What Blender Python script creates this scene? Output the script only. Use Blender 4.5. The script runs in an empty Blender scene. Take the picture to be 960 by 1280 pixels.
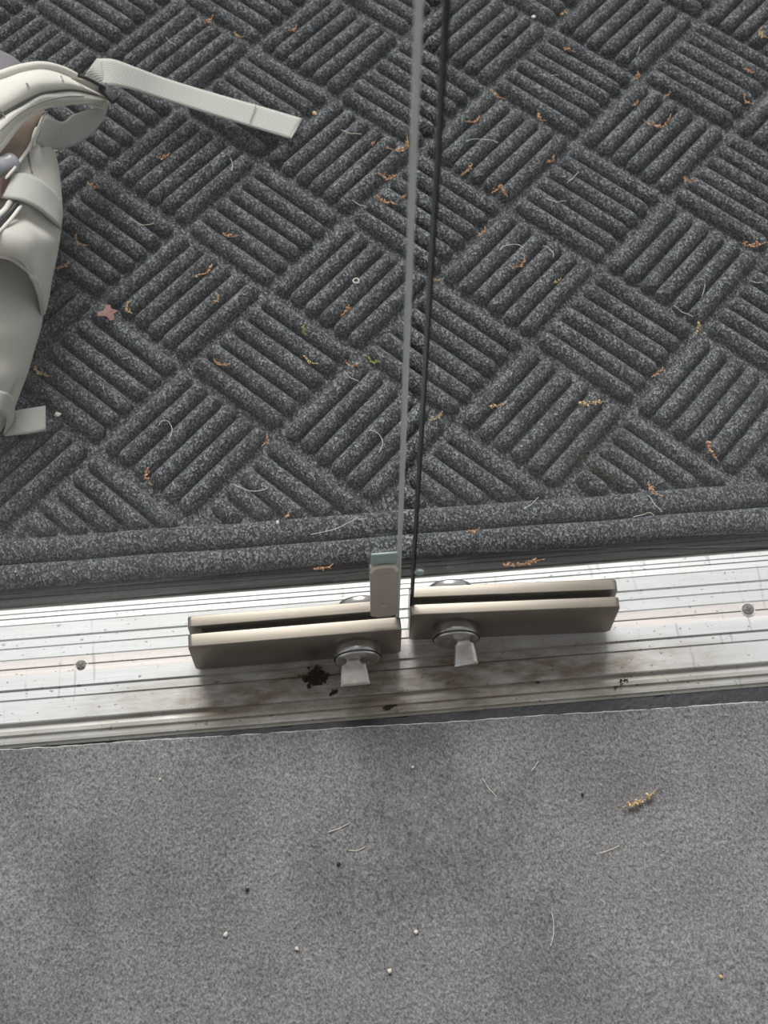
import bpy, bmesh, math, random
import numpy as np
from mathutils import Vector, Matrix, Euler

random.seed(7)
scene = bpy.context.scene
COL = scene.collection

# ------------------------------------------------------------------ camera
CAM = np.array([-0.27754, -0.58209, 0.98015])
PITCH, ROLL, YAW, FPX = math.radians(63.081), math.radians(0.513), math.radians(5.425), 1592.07
_f = np.array([math.sin(YAW) * math.cos(PITCH), math.cos(YAW) * math.cos(PITCH), -math.sin(PITCH)])
_r0 = np.array([math.cos(YAW), -math.sin(YAW), 0.0])
_u0 = np.cross(_r0, _f)
_r = math.cos(ROLL) * _r0 + math.sin(ROLL) * _u0
_u = -math.sin(ROLL) * _r0 + math.cos(ROLL) * _u0
cam_data = bpy.data.cameras.new('camera')
cam = bpy.data.objects.new('camera', cam_data)
COL.objects.link(cam)
cam_data.sensor_fit = 'VERTICAL'
cam_data.sensor_height = 36.0
cam_data.lens = FPX / 1280.0 * 36.0
cam_data.clip_start = 0.01
cam_data.dof.use_dof = True
cam_data.dof.focus_distance = 0.99
cam_data.dof.aperture_fstop = 11.0
m = Matrix.Identity(4)
for i in range(3):
    m[i][0], m[i][1], m[i][2], m[i][3] = _r[i], _u[i], -_f[i], CAM[i]
cam.matrix_world = m
scene.camera = cam

# ------------------------------------------------------------------ sky, sun, exposure
world = bpy.data.worlds.new('overcast_sky')
scene.world = world
world.use_nodes = True
wn = world.node_tree.nodes
bg = wn['Background']
bg.inputs['Color'].default_value = (0.97, 0.985, 1.0, 1)
bg.inputs['Strength'].default_value = 0.62
sun_data = bpy.data.lights.new('hazy_sun', 'SUN')
sun_data.energy = 3.6
sun_data.angle = math.radians(32)
sun_data.color = (1.0, 0.98, 0.95)
sun = bpy.data.objects.new('hazy_sun', sun_data)
COL.objects.link(sun)
sun.rotation_euler = Vector((0.08, -0.95, -1.0)).to_track_quat('-Z', 'Y').to_euler()

vs = scene.view_settings
vs.view_transform = 'Standard'
vs.look = 'None'
vs.gamma = 1.0
vs.use_curve_mapping = False
vs.exposure = 0.15
scene.display_settings.display_device = 'sRGB'
try:
    scene.cycles.use_denoising = True
except Exception:
    pass


# ------------------------------------------------------------------ helpers
def px(u, v, z=0.0):
    """ground position of something measured in the photograph, standing at height z"""
    d = _f + _r * (u - 480.0) / FPX - _u * (v - 640.0) / FPX
    p = CAM + d * ((z - CAM[2]) / d[2])
    return Vector((float(p[0]), float(p[1]), float(p[2])))


def tag(o, label=None, cat=None, group=None, kind=None):
    if label: o['label'] = label
    if cat: o['category'] = cat
    if group: o['group'] = group
    if kind: o['kind'] = kind
    return o


def empty(name, loc, rz=0.0):
    o = bpy.data.objects.new(name, None)
    o.empty_display_size = 0.02
    COL.objects.link(o)
    o.location = loc
    o.rotation_euler = (0, 0, rz)
    return o


def link(name, me, mat=None, parent=None, smooth=True, world_space=True):
    o = bpy.data.objects.new(name, me)
    COL.objects.link(o)
    if mat is not None and len(me.materials) == 0:
        me.materials.append(mat)
    if smooth:
        for p in me.polygons:
            p.use_smooth = True
    if parent is not None:
        o.parent = parent
        if world_space:
            # geometry given in world coordinates: undo the parent's chain
            o.matrix_parent_inverse = chain(parent).inverted()
    return o


def chain(o):
    mm = Matrix.LocRotScale(o.location, o.rotation_euler, o.scale)
    if o.parent is not None:
        return chain(o.parent) @ o.matrix_parent_inverse @ mm
    return mm


def mesh_from(name, verts, faces):
    me = bpy.data.meshes.new(name)
    me.from_pydata([tuple(v) for v in verts], [], faces)
    me.update()
    return me


def bm_mesh(name, bm):
    bmesh.ops.recalc_face_normals(bm, faces=bm.faces)
    me = bpy.data.meshes.new(name)
    bm.to_mesh(me)
    bm.free()
    return me


def bm_box(bm, x0, x1, y0, y1, z0, z1, bev=0.0, seg=2):
    r = bmesh.ops.create_cube(bm, size=1.0)
    vv = r['verts']
    for v in vv:
        v.co = Vector(((x0 + x1) / 2 + v.co.x * (x1 - x0), (y0 + y1) / 2 + v.co.y * (y1 - y0), (z0 + z1) / 2 + v.co.z * (z1 - z0)))
    if bev > 0:
        ed = list({e for v in vv for e in v.link_edges})
        bmesh.ops.bevel(bm, geom=ed, offset=bev, segments=seg, profile=0.5, affect='EDGES')


def lathe(profile, n=40, axis='Y', centre=(0, 0, 0)):
    """profile: list of (radius, along)"""
    verts, faces = [], []
    for (r, a) in profile:
        for k in range(n):
            t = 2 * math.pi * k / n
            c, s = r * math.cos(t), r * math.sin(t)
            if axis == 'Y': p = (c, a, s)
            elif axis == 'Z': p = (c, s, a)
            else: p = (a, c, s)
            verts.append((p[0] + centre[0], p[1] + centre[1], p[2] + centre[2]))
    for i in range(len(profile) - 1):
        for k in range(n):
            k2 = (k + 1) % n
            faces.append((i * n + k, i * n + k2, (i + 1) * n + k2, (i + 1) * n + k))
    if profile[0][0] > 1e-6: faces.append(tuple(range(n))[::-1])
    if profile[-1][0] > 1e-6: faces.append(tuple((len(profile) - 1) * n + k for k in range(n)))
    return verts, faces


def catmull(pts, n):
    """resample a list of vectors with a Catmull-Rom spline"""
    pts = [Vector(p) for p in pts]
    if len(pts) == 2:
        return [pts[0].lerp(pts[1], i / n) for i in range(n + 1)]
    P = [2 * pts[0] - pts[1]] + pts + [2 * pts[-1] - pts[-2]]
    out = []
    segs = len(pts) - 1
    for i in range(n + 1):
        t = i / n * segs
        k = min(int(t), segs - 1)
        t -= k
        a, b, c, d = P[k], P[k + 1], P[k + 2], P[k + 3]
        out.append(0.5 * ((2 * b) + (c - a) * t + (2 * a - 5 * b + 4 * c - d) * t * t + (3 * b - a - 3 * c + d) * t * t * t))
    return out


def sheet(name, rows, mat, parent, nu=24, nv=24, thick=0.002, jitter=0.0, freq=60.0, local=False):
    """cloth surface through a grid of control points (u, v, z as measured in the photograph)"""
    R = [[Vector(p) if local else px(*p) for p in r] for r in rows]
    R = [catmull(r, nu) for r in R]
    cols = [catmull([R[i][j] for i in range(len(R))], nv) for j in range(nu + 1)]
    verts, faces = [], []
    for i in range(nv + 1):
        for j in range(nu + 1):
            p = cols[j][i].copy()
            if jitter:
                p.z += jitter * (math.sin(p.x * freq + 1.3 * math.sin(p.y * freq * 0.7)) + 0.6 * math.sin(p.y * freq * 1.3 + p.x * freq * 0.5))
            verts.append(p)
    w = nu + 1
    for i in range(nv):
        for j in range(nu):
            faces.append((i * w + j, i * w + j + 1, (i + 1) * w + j + 1, (i + 1) * w + j))
    me = mesh_from(name, verts, faces)
    # make it face the camera side
    nrm = Vector((0, 0, 0))
    for p in me.polygons: nrm += p.normal
    if nrm.z < 0: me.flip_normals()
    o = link(name, me, mat, parent)
    md = o.modifiers.new('thickness', 'SOLIDIFY')
    md.thickness = thick
    md.offset = -1.0
    return o


def tube_data(pts, rad, n=6, closed_ends=True):
    pts = [Vector(p) for p in pts]
    verts, faces = [], []
    up = Vector((0, 0, 1))
    for i, p in enumerate(pts):
        t = (pts[min(i + 1, len(pts) - 1)] - pts[max(i - 1, 0)])
        t = t.normalized() if t.length > 1e-9 else Vector((1, 0, 0))
        a = t.cross(up)
        if a.length < 1e-4: a = t.cross(Vector((0, 1, 0)))
        a.normalize()
        b = t.cross(a)
        r = rad[i] if isinstance(rad, (list, tuple)) else rad
        for k in range(n):
            th = 2 * math.pi * k / n
            verts.append(p + a * (r * math.cos(th)) + b * (r * math.sin(th)))
    for i in range(len(pts) - 1):
        for k in range(n):
            k2 = (k + 1) % n
            faces.append((i * n + k, i * n + k2, (i + 1) * n + k2, (i + 1) * n + k))
    if closed_ends:
        faces.append(tuple(range(n)))
        faces.append(tuple((len(pts) - 1) * n + k for k in range(n))[::-1])
    return verts, faces


def tube(name, pts, rad, mat, parent=None, n=8):
    v, f = tube_data(pts, rad, n)
    return link(name, mesh_from(name, v, f), mat, parent)


# ------------------------------------------------------------------ materials
def new_mat(name):
    mt = bpy.data.materials.new(name)
    mt.use_nodes = True
    nt = mt.node_tree
    nt.nodes.clear()
    out = nt.nodes.new('ShaderNodeOutputMaterial')
    bs = nt.nodes.new('ShaderNodeBsdfPrincipled')
    nt.links.new(bs.outputs[0], out.inputs[0])
    return mt, nt, bs, out


def N(nt, typ, **kw):
    n = nt.nodes.new(typ)
    for k, v in kw.items():
        if k in n.inputs.keys() if hasattr(n.inputs, 'keys') else False:
            n.inputs[k].default_value = v
        else:
            setattr(n, k, v)
    return n


def ramp(nt, stops):
    n = nt.nodes.new('ShaderNodeValToRGB')
    el = n.color_ramp.elements
    el[0].position, el[0].color = stops[0][0], (*stops[0][1], 1)
    el[1].position, el[1].color = stops[-1][0], (*stops[-1][1], 1)
    for pos, c in stops[1:-1]:
        e = el.new(pos)
        e.color = (*c, 1)
    return n


def coords(nt, obj=None, scale=(1, 1, 1), rot=(0, 0, 0)):
    tc = nt.nodes.new('ShaderNodeTexCoord')
    mp = nt.nodes.new('ShaderNodeMapping')
    mp.inputs['Scale'].default_value = scale
    mp.inputs['Rotation'].default_value = rot
    if obj is not None:
        tc.object = obj
    nt.links.new(tc.outputs['Object'], mp.inputs['Vector'])
    return mp.outputs['Vector']


def noise(nt, vec, scale, detail=2.0, rough=0.5):
    n = nt.nodes.new('ShaderNodeTexNoise')
    n.inputs['Scale'].default_value = scale
    n.inputs['Detail'].default_value = detail
    n.inputs['Roughness'].default_value = rough
    nt.links.new(vec, n.inputs['Vector'])
    return n.outputs['Fac']


def mixc(nt, fac, a, b, blend='MIX'):
    n = nt.nodes.new('ShaderNodeMix')
    n.data_type = 'RGBA'
    n.blend_type = blend
    for sock, val in ((n.inputs[0], fac), (n.inputs[6], a), (n.inputs[7], b)):
        if hasattr(val, 'links') or hasattr(val, 'is_linked'):
            nt.links.new(val, sock)
        elif isinstance(val, (int, float)):
            sock.default_value = val
        else:
            sock.default_value = (*val, 1)
    return n.outputs[2]


def mathn(nt, op, a, b=None, clamp=False):
    n = nt.nodes.new('ShaderNodeMath')
    n.operation = op
    n.use_clamp = clamp
    for i, v in enumerate((a, b)):
        if v is None: continue
        if isinstance(v, (int, float)): n.inputs[i].default_value = v
        else: nt.links.new(v, n.inputs[i])
    return n.outputs[0]


def bump(nt, bs, height, strength, dist):
    b = nt.nodes.new('ShaderNodeBump')
    b.inputs['Strength'].default_value = strength
    b.inputs['Distance'].default_value = dist
    nt.links.new(height, b.inputs['Height'])
    nt.links.new(b.outputs[0], bs.inputs['Normal'])


def simple_mat(name, col, rough=0.5, metal=0.0, var=0.12, vscale=40.0, bscale=0.0, bstr=0.3, bdist=0.0005, ior=None):
    mt, nt, bs, out = new_mat(name)
    v = coords(nt)
    n = noise(nt, v, vscale, 3)
    c = mixc(nt, n, tuple(max(0, x * (1 - var)) for x in col), tuple(min(1, x * (1 + var)) for x in col))
    nt.links.new(c, bs.inputs['Base Color'])
    bs.inputs['Roughness'].default_value = rough
    bs.inputs['Metallic'].default_value = metal
    if bscale:
        bump(nt, bs, noise(nt, v, bscale, 2), bstr, bdist)
    return mt


def mat_catkin(name, dark, midc, pale):
    mt, nt, bs, out = new_mat(name)
    n = noise(nt, coords(nt), 520, 2, 0.6)
    r = ramp(nt, [(0.34, dark), (0.48, midc), (0.64, pale)])
    nt.links.new(n, r.inputs[0])
    nt.links.new(r.outputs[0], bs.inputs['Base Color'])
    bs.inputs['Roughness'].default_value = 0.85
    return mt


def mat_carpet_mat(anchor):
    """heathered charcoal needle-felt of the ribbed door mat"""
    mt, nt, bs, out = new_mat('charcoal_mat_felt')
    v = coords(nt, anchor)
    vk = coords(nt, anchor, (1.0, 0.62, 0.8))
    vo = nt.nodes.new('ShaderNodeTexVoronoi')
    vo.inputs['Scale'].default_value = 820
    nt.links.new(vk, vo.inputs['Vector'])
    cell = nt.nodes.new('ShaderNodeSeparateColor')
    nt.links.new(vo.outputs['Color'], cell.inputs[0])
    fine = noise(nt, vk, 1100, 2, 0.6)
    mid = noise(nt, v, 40, 3, 0.6)
    big = noise(nt, v, 9, 2)
    f1 = mathn(nt, 'MULTIPLY', cell.outputs[0], 0.55)
    f2 = mathn(nt, 'MULTIPLY', fine, 0.75)
    fac = mathn(nt, 'ADD', f1, f2)
    fac = mathn(nt, 'ADD', fac, mathn(nt, 'MULTIPLY', mathn(nt, 'SUBTRACT', mid, 0.5), 0.25))
    cr = ramp(nt, [(0.30, (0.0055, 0.0064, 0.0071)), (0.54, (0.030, 0.0345, 0.038)), (0.76, (0.112, 0.124, 0.131)), (1.0, (0.38, 0.405, 0.42))])
    nt.links.new(fac, cr.inputs[0])
    c = mixc(nt, mathn(nt, 'MULTIPLY', big, 0.35), cr.outputs[0], (0.045, 0.044, 0.043))
    nt.links.new(c, bs.inputs['Base Color'])
    bs.inputs['Roughness'].default_value = 1.0
    bs.inputs['Specular IOR Level'].default_value = 0.1
    bs.inputs['Sheen Weight'].default_value = 0.10
    bs.inputs['Sheen Roughness'].default_value = 0.6
    h = mathn(nt, 'ADD', mathn(nt, 'MULTIPLY', vo.outputs['Distance'], 1.0), fine)
    bump(nt, bs, h, 1.0, 0.0014)
    return mt


def mat_rug():
    """grey short-pile indoor carpet with rubbed patches and a painted lock shadow"""
    mt, nt, bs, out = new_mat('grey_carpet_pile')
    v = coords(nt)
    vs_ = coords(nt, None, (1, 0.7, 1), (0, 0, 0.6))
    fine = noise(nt, vs_, 620, 3, 0.65)
    grain = noise(nt, v, 260, 2, 0.6)
    worn = noise(nt, v, 9.0, 4, 0.55)
    worn2 = noise(nt, vs_, 22.0, 3, 0.6)
    a = ramp(nt, [(0.30, (0.060, 0.059, 0.061)), (0.5, (0.185, 0.182, 0.185)), (0.72, (0.36, 0.355, 0.36))])
    nt.links.new(mathn(nt, 'ADD', mathn(nt, 'MULTIPLY', fine, 0.7), mathn(nt, 'MULTIPLY', grain, 0.3)), a.inputs[0])
    wr = ramp(nt, [(0.30, (0.72, 0.71, 0.725)), (0.5, (0.96, 0.95, 0.96)), (0.70, (1.22, 1.21, 1.18))])
    wf = mathn(nt, 'ADD', mathn(nt, 'MULTIPLY', worn, 0.7), mathn(nt, 'MULTIPLY', worn2, 0.3))
    # rubbed pale patches, darker patches, and the lock shadow painted by the threshold
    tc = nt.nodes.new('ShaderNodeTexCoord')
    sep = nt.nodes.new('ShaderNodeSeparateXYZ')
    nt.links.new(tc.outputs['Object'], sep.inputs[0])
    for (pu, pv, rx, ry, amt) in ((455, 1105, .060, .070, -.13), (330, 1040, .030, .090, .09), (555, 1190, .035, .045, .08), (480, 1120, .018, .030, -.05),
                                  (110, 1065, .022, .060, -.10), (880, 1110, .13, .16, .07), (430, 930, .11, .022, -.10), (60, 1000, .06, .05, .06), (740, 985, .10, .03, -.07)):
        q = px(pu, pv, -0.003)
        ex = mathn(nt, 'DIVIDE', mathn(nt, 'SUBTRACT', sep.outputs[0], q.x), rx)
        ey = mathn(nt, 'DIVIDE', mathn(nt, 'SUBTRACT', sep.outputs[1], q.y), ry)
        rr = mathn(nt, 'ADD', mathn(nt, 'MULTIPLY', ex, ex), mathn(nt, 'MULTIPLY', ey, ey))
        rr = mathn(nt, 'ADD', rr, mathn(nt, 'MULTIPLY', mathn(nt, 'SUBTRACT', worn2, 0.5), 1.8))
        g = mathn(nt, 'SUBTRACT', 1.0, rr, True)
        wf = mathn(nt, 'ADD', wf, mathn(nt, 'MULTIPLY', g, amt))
    nt.links.new(wf, wr.inputs[0])
    c = mixc(nt, 1.0, a.outputs[0], wr.outputs[0], 'MULTIPLY')
    nt.links.new(c, bs.inputs['Base Color'])
    bs.inputs['Roughness'].default_value = 1.0
    bs.inputs['Specular IOR Level'].default_value = 0.1
    bs.inputs['Sheen Weight'].default_value = 0.15
    bump(nt, bs, mathn(nt, 'ADD', fine, mathn(nt, 'MULTIPLY', grain, 1.2)), 0.85, 0.0016)
    return mt


def mat_threshold():
    mt, nt, bs, out = new_mat('scuffed_aluminium')
    v = coords(nt)
    vx = coords(nt, None, (0.06, 1.0, 1.0))
    streak = noise(nt, vx, 420, 3, 0.6)
    soft = noise(nt, v, 14, 3)
    base = mixc(nt, streak, (0.46, 0.47, 0.475), (0.60, 0.615, 0.62))
    base = mixc(nt, mathn(nt, 'MULTIPLY', soft, 0.35), base, (0.52, 0.49, 0.45))
    # grime: brown film around the locks on the inner half, with edges broken by noise
    tc = nt.nodes.new('ShaderNodeTexCoord')
    sep = nt.nodes.new('ShaderNodeSeparateXYZ')
    nt.links.new(tc.outputs['Object'], sep.inputs[0])
    dx = mathn(nt, 'DIVIDE', mathn(nt, 'ADD', sep.outputs[0], 0.225), 0.27)
    dx = mathn(nt, 'MULTIPLY', dx, dx)
    dy = mathn(nt, 'DIVIDE', mathn(nt, 'ADD', sep.outputs[1], 0.243), 0.033)
    dy = mathn(nt, 'MULTIPLY', dy, dy)
    g = mathn(nt, 'SUBTRACT', 1.25, mathn(nt, 'ADD', dx, dy), True)
    blot = noise(nt, coords(nt, None, (0.35, 1, 1)), 85, 5, 0.65)
    g = mathn(nt, 'MULTIPLY', g, mathn(nt, 'MULTIPLY', mathn(nt, 'SUBTRACT', blot, 0.22, True), 2.6), True)
    base = mixc(nt, mathn(nt, 'MULTIPLY', g, 0.85), base, (0.15, 0.098, 0.055))
    def band(y0, y1, soft):
        a_ = mathn(nt, 'DIVIDE', mathn(nt, 'SUBTRACT', sep.outputs[1], y0), soft, True)
        b_ = mathn(nt, 'DIVIDE', mathn(nt, 'SUBTRACT', y1, sep.outputs[1]), soft, True)
        return mathn(nt, 'MULTIPLY', a_, b_)
    step = mathn(nt, 'MULTIPLY', band(-0.275, -0.2497, 0.0008), mathn(nt, 'ADD', mathn(nt, 'MULTIPLY', blot, 0.7), 0.05), True)
    base = mixc(nt, step, base, (0.21, 0.185, 0.14))
    pink = mathn(nt, 'MULTIPLY', band(-0.2102, -0.1962, 0.0006), 0.45)
    base = mixc(nt, pink, base, (0.55, 0.44, 0.40))
    # dark flecks and scratches
    sp = noise(nt, coords(nt, None, (0.7, 1, 1)), 300, 2, 0.5)
    fl = ramp(nt, [(0.665, (0, 0, 0)), (0.71, (1, 1, 1))])
    nt.links.new(sp, fl.inputs[0])
    base = mixc(nt, mathn(nt, 'MULTIPLY', fl.outputs[0], 0.7), base, (0.10, 0.085, 0.07))
    scr = noise(nt, coords(nt, None, (1.0, 0.10, 1), (0, 0, 0.35)), 130, 2, 0.5)
    sr = ramp(nt, [(0.655, (0, 0, 0)), (0.69, (1, 1, 1))])
    nt.links.new(scr, sr.inputs[0])
    base = mixc(nt, mathn(nt, 'MULTIPLY', sr.outputs[0], 0.5), base, (0.25, 0.24, 0.23))
    nt.links.new(base, bs.inputs['Base Color'])
    bs.inputs['Metallic'].default_value = 0.25
    rg = mathn(nt, 'ADD', mathn(nt, 'MULTIPLY', soft, 0.2), 0.36)
    nt.links.new(rg, bs.inputs['Roughness'])
    bump(nt, bs, streak, 0.25, 0.0003)
    return mt


def mat_brushed(name='brushed_steel', col=(0.285, 0.255, 0.22), rough=0.30, grain=True):
    mt, nt, bs, out = new_mat(name)
    v = coords(nt, None, (0.03, 1.0, 1.0) if grain else (1, 1, 1))
    s = noise(nt, v, 900 if grain else 60, 3, 0.6)
    smear = noise(nt, coords(nt), 25, 3, 0.6)
    c = mixc(nt, s, tuple(x * 0.9 for x in col), tuple(x * 1.1 for x in col))
    c = mixc(nt, mathn(nt, 'MULTIPLY', smear, 0.35), c, (0.19, 0.155, 0.12))
    if not grain:
        tr = ramp(nt, [(0.50, (0, 0, 0)), (0.62, (1, 1, 1))])
        nt.links.new(noise(nt, coords(nt), 70, 3, 0.6), tr.inputs[0])
        c = mixc(nt, mathn(nt, 'MULTIPLY', tr.outputs[0], 0.35), c, (0.30, 0.21, 0.13))
    nt.links.new(c, bs.inputs['Base Color'])
    bs.inputs['Metallic'].default_value = 0.85
    nt.links.new(mathn(nt, 'ADD', mathn(nt, 'MULTIPLY', s, 0.12), rough), bs.inputs['Roughness'])
    if grain:
        bump(nt, bs, s, 0.15, 0.0002)
    return mt


def mat_glass():
    """clear flat glass: passes light straight through, mirrors more at grazing angles (Schlick)"""
    mt = bpy.data.materials.new('clear_door_glass')
    mt.use_nodes = True
    nt = mt.node_tree
    nt.nodes.clear()
    out = nt.nodes.new('ShaderNodeOutputMaterial')
    tr = nt.nodes.new('ShaderNodeBsdfTransparent')
    tr.inputs[0].default_value = (0.966, 0.973, 0.971, 1)
    gl = nt.nodes.new('ShaderNodeBsdfGlossy')
    gl.inputs['Roughness'].default_value = 0.0
    lw = nt.nodes.new('ShaderNodeLayerWeight')
    lw.inputs['Blend'].default_value = 0.5
    fac = mathn(nt, 'ADD', mathn(nt, 'MULTIPLY', mathn(nt, 'POWER', lw.outputs['Facing'], 5.0), 0.96), 0.04)
    mx = nt.nodes.new('ShaderNodeMixShader')
    nt.links.new(fac, mx.inputs[0])
    nt.links.new(tr.outputs[0], mx.inputs[1])
    nt.links.new(gl.outputs[0], mx.inputs[2])
    nt.links.new(mx.outputs[0], out.inputs[0])
    return mt


def mat_fabric(name, col, weave=700.0, rough=0.9, var=0.10, ribbed=None, sheen=0.2):
    mt, nt, bs, out = new_mat(name)
    v = coords(nt)
    big = noise(nt, v, 18, 3)
    fine = noise(nt, v, weave, 2, 0.6)
    c = mixc(nt, fine, tuple(x * (1 - var) for x in col), tuple(min(1, x * (1 + var)) for x in col))
    c = mixc(nt, mathn(nt, 'MULTIPLY', big, 0.25), c, tuple(x * 0.82 for x in col))
    nt.links.new(c, bs.inputs['Base Color'])
    bs.inputs['Roughness'].default_value = rough
    bs.inputs['Sheen Weight'].default_value = sheen
    bs.inputs['Specular IOR Level'].default_value = 0.25
    h = fine
    if ribbed is not None:
        wv = nt.nodes.new('ShaderNodeTexWave')
        wv.wave_type = 'BANDS'
        wv.bands_direction = 'Y'
        wv.inputs['Scale'].default_value = ribbed[0]
        nt.links.new(coords(nt, None, (1, 1, 1), (0, 0, ribbed[1])), wv.inputs['Vector'])
        h = mathn(nt, 'ADD', mathn(nt, 'MULTIPLY', wv.outputs['Fac'], 1.5), mathn(nt, 'MULTIPLY', fine, 0.5))
        c2 = mixc(nt, mathn(nt, 'MULTIPLY', wv.outputs['Fac'], 0.25), c, tuple(x * 0.6 for x in col))
        nt.links.new(c2, bs.inputs['Base Color'])
    bump(nt, bs, h, 0.4, 0.0006)
    return mt


M = {}
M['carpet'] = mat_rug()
M['thr'] = mat_threshold()
M['steel'] = mat_brushed()
M['chrome'] = mat_brushed('satin_chrome', (0.56, 0.555, 0.55), 0.2, False)
M['glass'] = mat_glass()
M['edge_pale_refl'] = simple_mat('pale_reflection_edge', (0.50, 0.55, 0.54), 0.25, var=0.12, vscale=25)  # pale inner reflection of the left glass edge, put into the colour
M['edge_dark_refl'] = simple_mat('dark_reflection_edge', (0.006, 0.010, 0.010), 0.12, var=0.2)  # same glass; its dark look from this side is painted in
M['pinkplastic'] = simple_mat('pale_plastic', (0.42, 0.345, 0.315), 0.4, var=0.06)
M['clear'] = simple_mat('cloudy_clear_plastic', (0.30, 0.37, 0.355), 0.25)
M['rubber'] = simple_mat('black_rubber', (0.010, 0.0105, 0.011), 0.7, var=0.35, vscale=80, bscale=300)
M['tar'] = simple_mat('black_adhesive', (0.022, 0.023, 0.028), 0.5, var=0.5, vscale=120, bscale=260, bstr=0.5, bdist=0.0008)
M['floor_out'] = simple_mat('grimy_concrete', (0.30, 0.285, 0.255), 0.9, var=0.3, vscale=70, bscale=400)
M['paint'] = simple_mat('white_ceiling_paint', (0.72, 0.71, 0.69), 0.8, var=0.03)
M['screw'] = simple_mat('dark_screw_steel', (0.10, 0.083, 0.072), 0.6, 0.0, var=0.3, vscale=500)
M['screwrim'] = simple_mat('worn_screw_rim', (0.62, 0.60, 0.57), 0.4, 0.5, var=0.15)
M['gasket'] = simple_mat('dark_gasket', (0.02, 0.022, 0.022), 0.6, var=0.2)
M['dirt'] = simple_mat('brown_dirt', (0.030, 0.018, 0.012), 0.95, var=0.5, vscale=300, bscale=700, bstr=0.7)
M['catkin'] = mat_catkin('orange_catkin', (0.20, 0.085, 0.035), (0.50, 0.255, 0.125), (0.72, 0.50, 0.33))
M['catkin_y'] = mat_catkin('yellow_catkin', (0.24, 0.14, 0.05), (0.52, 0.36, 0.17), (0.76, 0.60, 0.38))
M['catkin_g'] = simple_mat('green_catkin', (0.30, 0.33, 0.08), 0.85, var=0.4, vscale=420)
M['fibre'] = simple_mat('pale_fibre', (0.62, 0.58, 0.49), 0.8, var=0.2)
M['white'] = simple_mat('white_bit', (0.60, 0.57, 0.50), 0.7, var=0.15, vscale=200)
M['blackbit'] = simple_mat('black_bit', (0.01, 0.01, 0.011), 0.6)
M['leaf'] = simple_mat('mauve_leaf', (0.24, 0.125, 0.115), 0.8, var=0.4, vscale=250)
M['thread'] = simple_mat('frayed_white_thread', (0.55, 0.54, 0.53), 0.9, var=0.3, vscale=300)
M['pack'] = mat_fabric('grey_pack_nylon', (0.50, 0.48, 0.435))
M['pad'] = mat_fabric('cream_pad_fabric', (0.66, 0.64, 0.575), 500)
M['web'] = mat_fabric('pale_webbing', (0.47, 0.47, 0.43), 900, ribbed=(150, 0.0))
M['webtab'] = mat_fabric('sage_webbing', (0.40, 0.42, 0.385), 600)
M['webstrap'] = mat_fabric('pale_strap_webbing', (0.52, 0.525, 0.49), 900, ribbed=(150, 0.30))
M['lining'] = mat_fabric('brown_lining', (0.20, 0.145, 0.105), 400)
M['mauve'] = mat_fabric('mauve_grey_fabric', (0.17, 0.155, 0.175), 500)
M['buckle'] = simple_mat('black_buckle_plastic', (0.010, 0.010, 0.011), 0.6)
M['stitch'] = simple_mat('grey_stitching', (0.30, 0.30, 0.28), 0.9)
M['dark_seam'] = simple_mat('dark_seam', (0.10, 0.095, 0.085), 0.9)
M['bottle'] = simple_mat('milky_bottle', (0.30, 0.31, 0.33), 0.3)
M['rust'] = simple_mat('rust_red_cloth', (0.07, 0.032, 0.024), 0.8)

# ------------------------------------------------------------------ the setting
def slab(name, x0, x1, y0, y1, z0, z1, mat, label, cat, bev=0.0):
    bm = bmesh.new()
    bm_box(bm, x0, x1, y0, y1, z0, z1, bev)
    o = link(name, bm_mesh(name, bm), mat, smooth=False)
    return tag(o, label, cat, kind='structure')


Z_FLOOR = -0.014
slab('floor', -3.0, 3.0, -3.2, 3.5, -0.08, Z_FLOOR, M['floor_out'], 'grimy grey concrete slab showing as a thin strip between mat and threshold', 'floor')
slab('ceiling', -3.0, 3.0, -3.2, -0.16, 2.50, 2.60, M['paint'], 'unseen white ceiling added to darken the room behind the glass doors', 'ceiling')  # added out of view so light comes in from outside
slab('wall_back', -3.0, 3.0, -3.30, -3.2, -0.08, 2.60, M['paint'], 'unseen white back wall added to shade the room', 'wall')  # added behind the camera to keep sky light out
slab('wall_front', -3.0, 3.0, -0.26, -0.16, 2.601, 4.6, M['paint'], 'unseen white wall added above the glass doors to block sky', 'wall')  # added above the view to screen sky on the room side

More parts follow.
